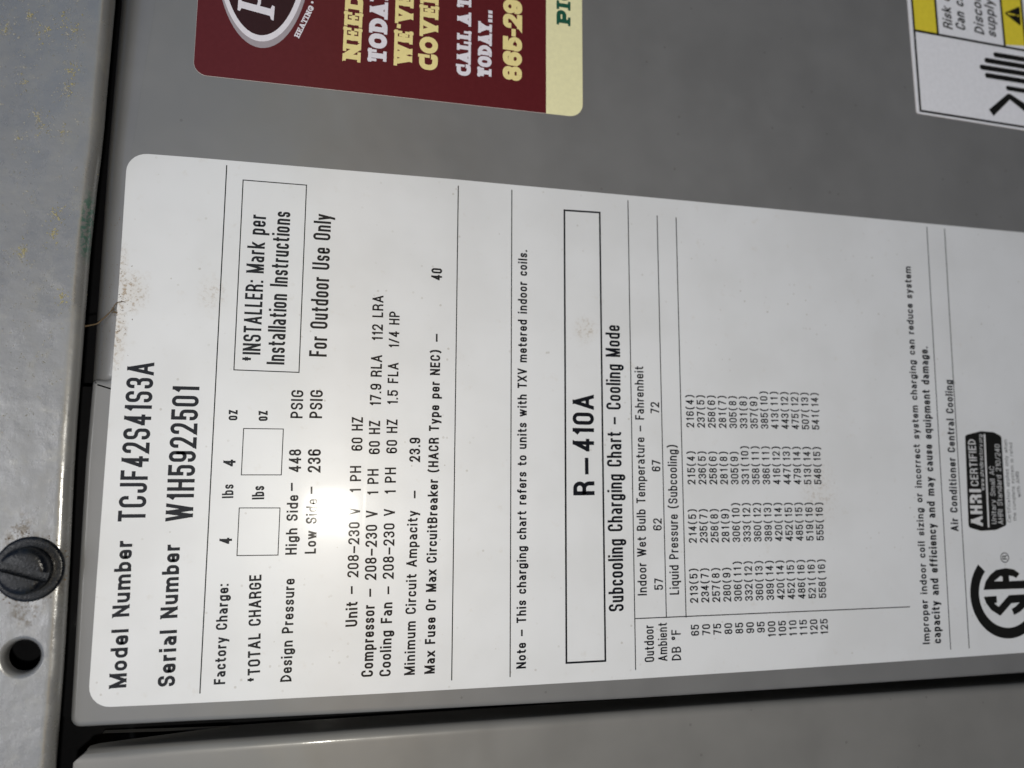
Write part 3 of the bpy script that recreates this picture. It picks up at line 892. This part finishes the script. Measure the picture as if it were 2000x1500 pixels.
for j in range(24):
    b0, b1 = 2 * math.pi * j / 24, 2 * math.pi * (j + 1) / 24
    mb.add([(RMARK[0][0] + r * math.cos(b), RMARK[0][1] + r * math.sin(b), HI) for r, b in ((r0, b0), (r0, b1), (r0 - .34, b1), (r0 - .34, b0))], [(0, 1, 2, 3)])
text_into(mb, 'R', RMARK[0][0] - .75, RMARK[0][1] + 1.1, RMARK[0][0] + .85, RMARK[0][1] + 1.1, 2.2, .17, HI)
mb.build('registered_mark', M_BLACK, LABEL)

# ------------------------------------------------------------------ contractor's sticker
mo = round_poly([(192.3, 17.9), (330, 18.8), (330, 147.4), (192.5, 147.6)], [4.2, 4, 4, 5.0])
MAR = plate('contractor_sticker', mo, [(0, 0), (0, .17), (.06, .2)], M_MAROON, None, mats=[M_MAROON, M_PAPER], edge_slot=1)
tag(MAR, 'maroon and cream service sticker with bold slab lettering, rounded corners', 'sticker')
mc = round_poly([(192.4, 134.0), (329.9, 134.0), (329.9, 147.32), (192.55, 147.5)], [0, 0, 3.9, 4.9])
mb = MB(); mb.poly(mc, .215); mb.build('cream_band', M_CREAM, MAR)
for i, (s, u0, v0, u1, v1, c, _) in enumerate(STEXT):
    mb = MB(); text_into(mb, s, u0, v0, u1, v1, c, .27 if s[0] == '8' else .295, .225 if i < 7 else .23, font=SLAB, gap=.035, space=.32)
    mb.build('slab_text', (M_YTEXT, M_WTEXT, M_YTEXT, M_YTEXT, M_WTEXT, M_WTEXT, M_YTEXT, M_GREEN)[i], MAR)
def ellipse(c, a, b, n=64, tilt=0.0):
    ct, st = math.cos(tilt), math.sin(tilt)
    return [(c[0] + a * math.cos(x) * ct - b * math.sin(x) * st, c[1] + a * math.cos(x) * st + b * math.sin(x) * ct) for x in [2 * math.pi * j / n for j in range(n)]]
EC = (237.6, 38.0)
for nm, (c, a, b), m, h in (('logo_rim', ((EC[0], EC[1] - .2), 33.7, 14.9), M_SILVER, .212), ('logo_ring', ((EC[0] + .4, EC[1] - .5), 31.9, 14.3), M_WTEXT, .222), ('logo_field', ((EC[0] + .9, EC[1] - .6), 30.3, 12.9), M_DEEP, .232)):
    mb = MB(); mb.poly(ellipse(c, a, b), h); mb.build(nm, m, MAR)
mb = MB(); mb.poly([(p[0], p[1]) for p in PSTEM], .242)
mb.poly([(219.7, 31.46), (219.53, 30.38), (224.5, 30.5), (226.5, 31.6)], .244)
arc = [(218.2, 36.6), (219.4, 36.9), (221.5, 36.9), (224, 36.3), (226.2, 35.0), (227, 33.2), (226.3, 31.4), (224.5, 30.9)]
v, f = ribbon(arc, False, .48, 0, ()); mb.add([(a, b, .247) for a, b in v], f)
mb.build('logo_letter', M_WTEXT, MAR)
mb = MB(); text_into(mb, 'HEATING', 208.75, 49.75, 220.35, 54.25, 1.75, .27, .225, font=SLAB, gap=.03); mb.build('slab_text', M_WTEXT, MAR)
mb = MB(); mb.poly([(DOT[0][0] + .42 * math.cos(j * .4), DOT[0][1] + .42 * math.sin(j * .4)) for j in range(15)], .225); mb.build('dot', M_WTEXT, MAR)

# ------------------------------------------------------------------ warning sticker
wo = round_poly([(209.9, 287.0), (330, 283.9), (330, 400), (206.6, 400)], [1.0, 1, 1, 1])
WARN_S = plate('warning_sticker', wo, [(0, 0), (0, .17), (.06, .2)], M_WWHITE, None, mats=[M_WWHITE, M_PAPER], edge_slot=1)
tag(WARN_S, 'white and yellow warning sticker with a black hand symbol, cut off by the frame', 'sticker')
mb = MB(); mb.poly([(245.2, 288.4), (330, 286.4), (330, 299), (245.5, 299.4)], .21); mb.build('yellow_cell', M_WYELLOW, WARN_S)
mb = MB(); mb.poly([(245.0, 332.0), (330, 330), (330, 340.6), (246.0, 342.7)], .21); mb.build('yellow_cell', M_WYELLOW, WARN_S)
mb = MB(); frame_outline(mb, [(211.2, 288.9), (329, 286.6), (329, 398), (208.2, 398)], 1.0, .222); mb.build('border_line', M_BLACK, WARN_S)
for a, b in (((245.3, 288.2), (242.4, 398)), ((245.6, 299.5), (329, 297.5)), ((244.7, 332.2), (329, 330.2)), ((244.4, 342.9), (329, 340.9))):
    mb = MB(); line(mb, a, b, 1.05, .226); mb.build('border_line', M_BLACK, WARN_S)
for (s, u0, v0, u1, v1, c, t) in WTEXT:
    mb = MB(); text_into(mb, s, u0, v0, u1, v1, c * .95, .165, .215, xh=.72, slant=.2, gap=.12); mb.build('warning_text', M_BLACK, WARN_S)
mb = MB(); mb.poly(round_poly(TRI, [.5, .5, .5], 4), .232); TR = mb.build('alert_triangle', M_BLACK, WARN_S)
mb = MB(); mb.poly([(259.0, 338.9), (258.9, 335.4), (259.25, 334.7), (259.75, 335.2), (259.5, 338.9)], .245)
mb.poly([(259.12 + .42 * math.cos(j * .5), 340.15 + .42 * math.sin(j * .5)) for j in range(12)], .245); mb.build('alert_mark', M_WYELLOW, TR)
mb = MB()
for k, pts in enumerate((F1, F2, F3, F4)):
    capsule(mb, [pts[0], (pts[1][0] - .15, 345.0)], 2.25, .215 + .004 * k, True, False)
capsule(mb, [F5[0], (F5[1][0] - .1, 346)], 2.1, .236, True, False)
capsule(mb, fillet([(p[0], p[1], i == 1) for i, p in enumerate(F6)] + [(211.5, 350.0, False)], False, 1), 3.3, .24, False, False)
mb.add([(228.9, 341.9, .244), (240.9, 341.9, .244), (240.4, 366, .244), (218, 366, .244), (218, 347, .244)], [(0, 1, 2, 3, 4)])
mb.build('hand_symbol', M_BLACK, WARN_S)

# ------------------------------------------------------------------ dirt
OCT = [(1, 0, 0), (-1, 0, 0), (0, 1, 0), (0, -1, 0), (0, 0, 1), (0, 0, -1)]
OCF = [(0, 2, 4), (2, 1, 4), (1, 3, 4), (3, 0, 4), (2, 0, 5), (1, 2, 5), (3, 1, 5), (0, 3, 5)]
def crumb(mb, u, v, h, r):
    th = random.random() * 6.28; c, s = math.cos(th), math.sin(th)
    ax, ay, az = r * random.uniform(.5, 1.5), r * random.uniform(.4, 1.0), r * random.uniform(.3, .8)
    vs = []
    for x, y, z in OCT:
        j = random.uniform(.7, 1.2)
        x, y, z = x * ax * j, y * ay * j, z * az * j
        vs.append((u + x * c - y * s, v + x * s + y * c, h + z))
    mb.add(vs, OCF)
mbp, mbg, mbs = MB(), MB(), MB()
for i, (u, v) in enumerate(POLLEN):
    for k in range(random.randint(14, 46)):
        a, d = random.random() * 6.28, abs(random.gauss(0, 1.5))
        crumb(mbp if i < 7 or random.random() < .3 else mbg, u + 1.4 * d * math.cos(a), v + .9 * d * math.sin(a), H + .05, random.uniform(.13, .40))
for k in range(800):
    u = 70 + 170 * random.random() ** .75; v = random.uniform(-46, -10)
    if random.random() < .5:
        for j in range(random.randint(2, 7)): crumb(mbg, u + random.gauss(0, .6), v + random.gauss(0, .6), H + .03, random.uniform(.09, .28))
    else: crumb(mbg, u, v, H + .04, random.uniform(.10, .42))
for k in range(260):                              # deposit along the rolled edge
    u = random.uniform(20, 160); e = interp(CAP_EDGE, u)
    crumb(mbs if random.random() < .6 else mbp, u, e - .25 + random.uniform(-.35, .2), H - 2.6 + random.uniform(-.6, .5), random.uniform(.06, .16))
for k in range(90):                               # soil at the label's upper edge
    u = random.gauss(117, 8); v = abs(random.gauss(0, 1.8)) + .1
    crumb(mbs, u, v, .2, random.uniform(.05, .2))
for k in range(150):
    u = random.uniform(97, 150); v = random.uniform(-5, -.3)
    crumb(mbs, u, v, .05 - 7.6 * (1 - math.sqrt(1 - ((1.6 - v) / 8.6) ** 2)), random.uniform(.05, .16))
for k in range(26): crumb(mbs, 114.8 + random.gauss(0, .6), -.3 + random.gauss(0, .6), .15, random.uniform(.1, .35))
for k in range(60):
    a = random.random() * 6.28; d = random.uniform(8.6, 10.5)
    crumb(mbs, SC_C[0] + d * math.cos(a), SC_C[1] + d * math.sin(a), H + .05, random.uniform(.08, .3))
for k in range(40): crumb(mbs, random.gauss(49, 2.2), random.gauss(-18.6, 1.2), H + .05, random.uniform(.06, .25))
tag(mbp.build('pollen_crumbs', M_POLLEN), 'clumps of yellow pollen crumbs sitting on the top cap', 'pollen', kind='stuff')
tag(mbg.build('pale_grit', M_GRIT), 'pale grit scattered over the top cap', 'grit', kind='stuff')
tag(mbs.build('brown_soil', M_SOIL), 'brown soil crumbs at the cap seam, screw and label edge', 'soil', kind='stuff')

# dry rootlet hanging out of the seam
pts = [Vector((u, v, h)) for u, v, h in ((109.5, -9, .6), (109.9, -7.4, .8), (110.7, -4.8, .5), (112.0, -3.6, .35), (112.9, -2.7, .35), (115.2, -.9, .4), (117.2, .1, .45), (117.8, 1.6, .4), (117.7, 2.6, .35))]
sm = []
for i in range(len(pts) - 1):
    p0, p1, p2, p3 = pts[max(0, i - 1)], pts[i], pts[i + 1], pts[min(len(pts) - 1, i + 2)]
    for j in range(5):
        t = j / 5
        sm.append(.5 * ((2 * p1) + (p2 - p0) * t + (2 * p0 - 5 * p1 + 4 * p2 - p3) * t * t + (3 * p1 - p0 - 3 * p2 + p3) * t ** 3))
sm.append(pts[-1])
def tube(path, r0, r1, n=6):
    vs, fs = [], []
    for i, p in enumerate(path):
        d = (path[min(i + 1, len(path) - 1)] - path[max(0, i - 1)]).normalized()
        a = d.cross(Vector((0, 0, 1))).normalized(); b = a.cross(d)
        r = r0 + (r1 - r0) * i / (len(path) - 1)
        r *= random.uniform(.8, 1.2)
        vs += [tuple(p + a * r * math.cos(6.283 * k / n) + b * r * math.sin(6.283 * k / n)) for k in range(n)]
    for i in range(len(path) - 1):
        for k in range(n): fs.append((i * n + k, i * n + (k + 1) % n, (i + 1) * n + (k + 1) % n, (i + 1) * n + k))
    return vs, fs
mb = MB(); v, f = tube(sm, .3, .1); mb.add(v, f)
tag(mb.build('rootlet', M_SOIL, smooth=True), 'thin dry brown rootlet trailing from the seam onto the white label', 'rootlet')
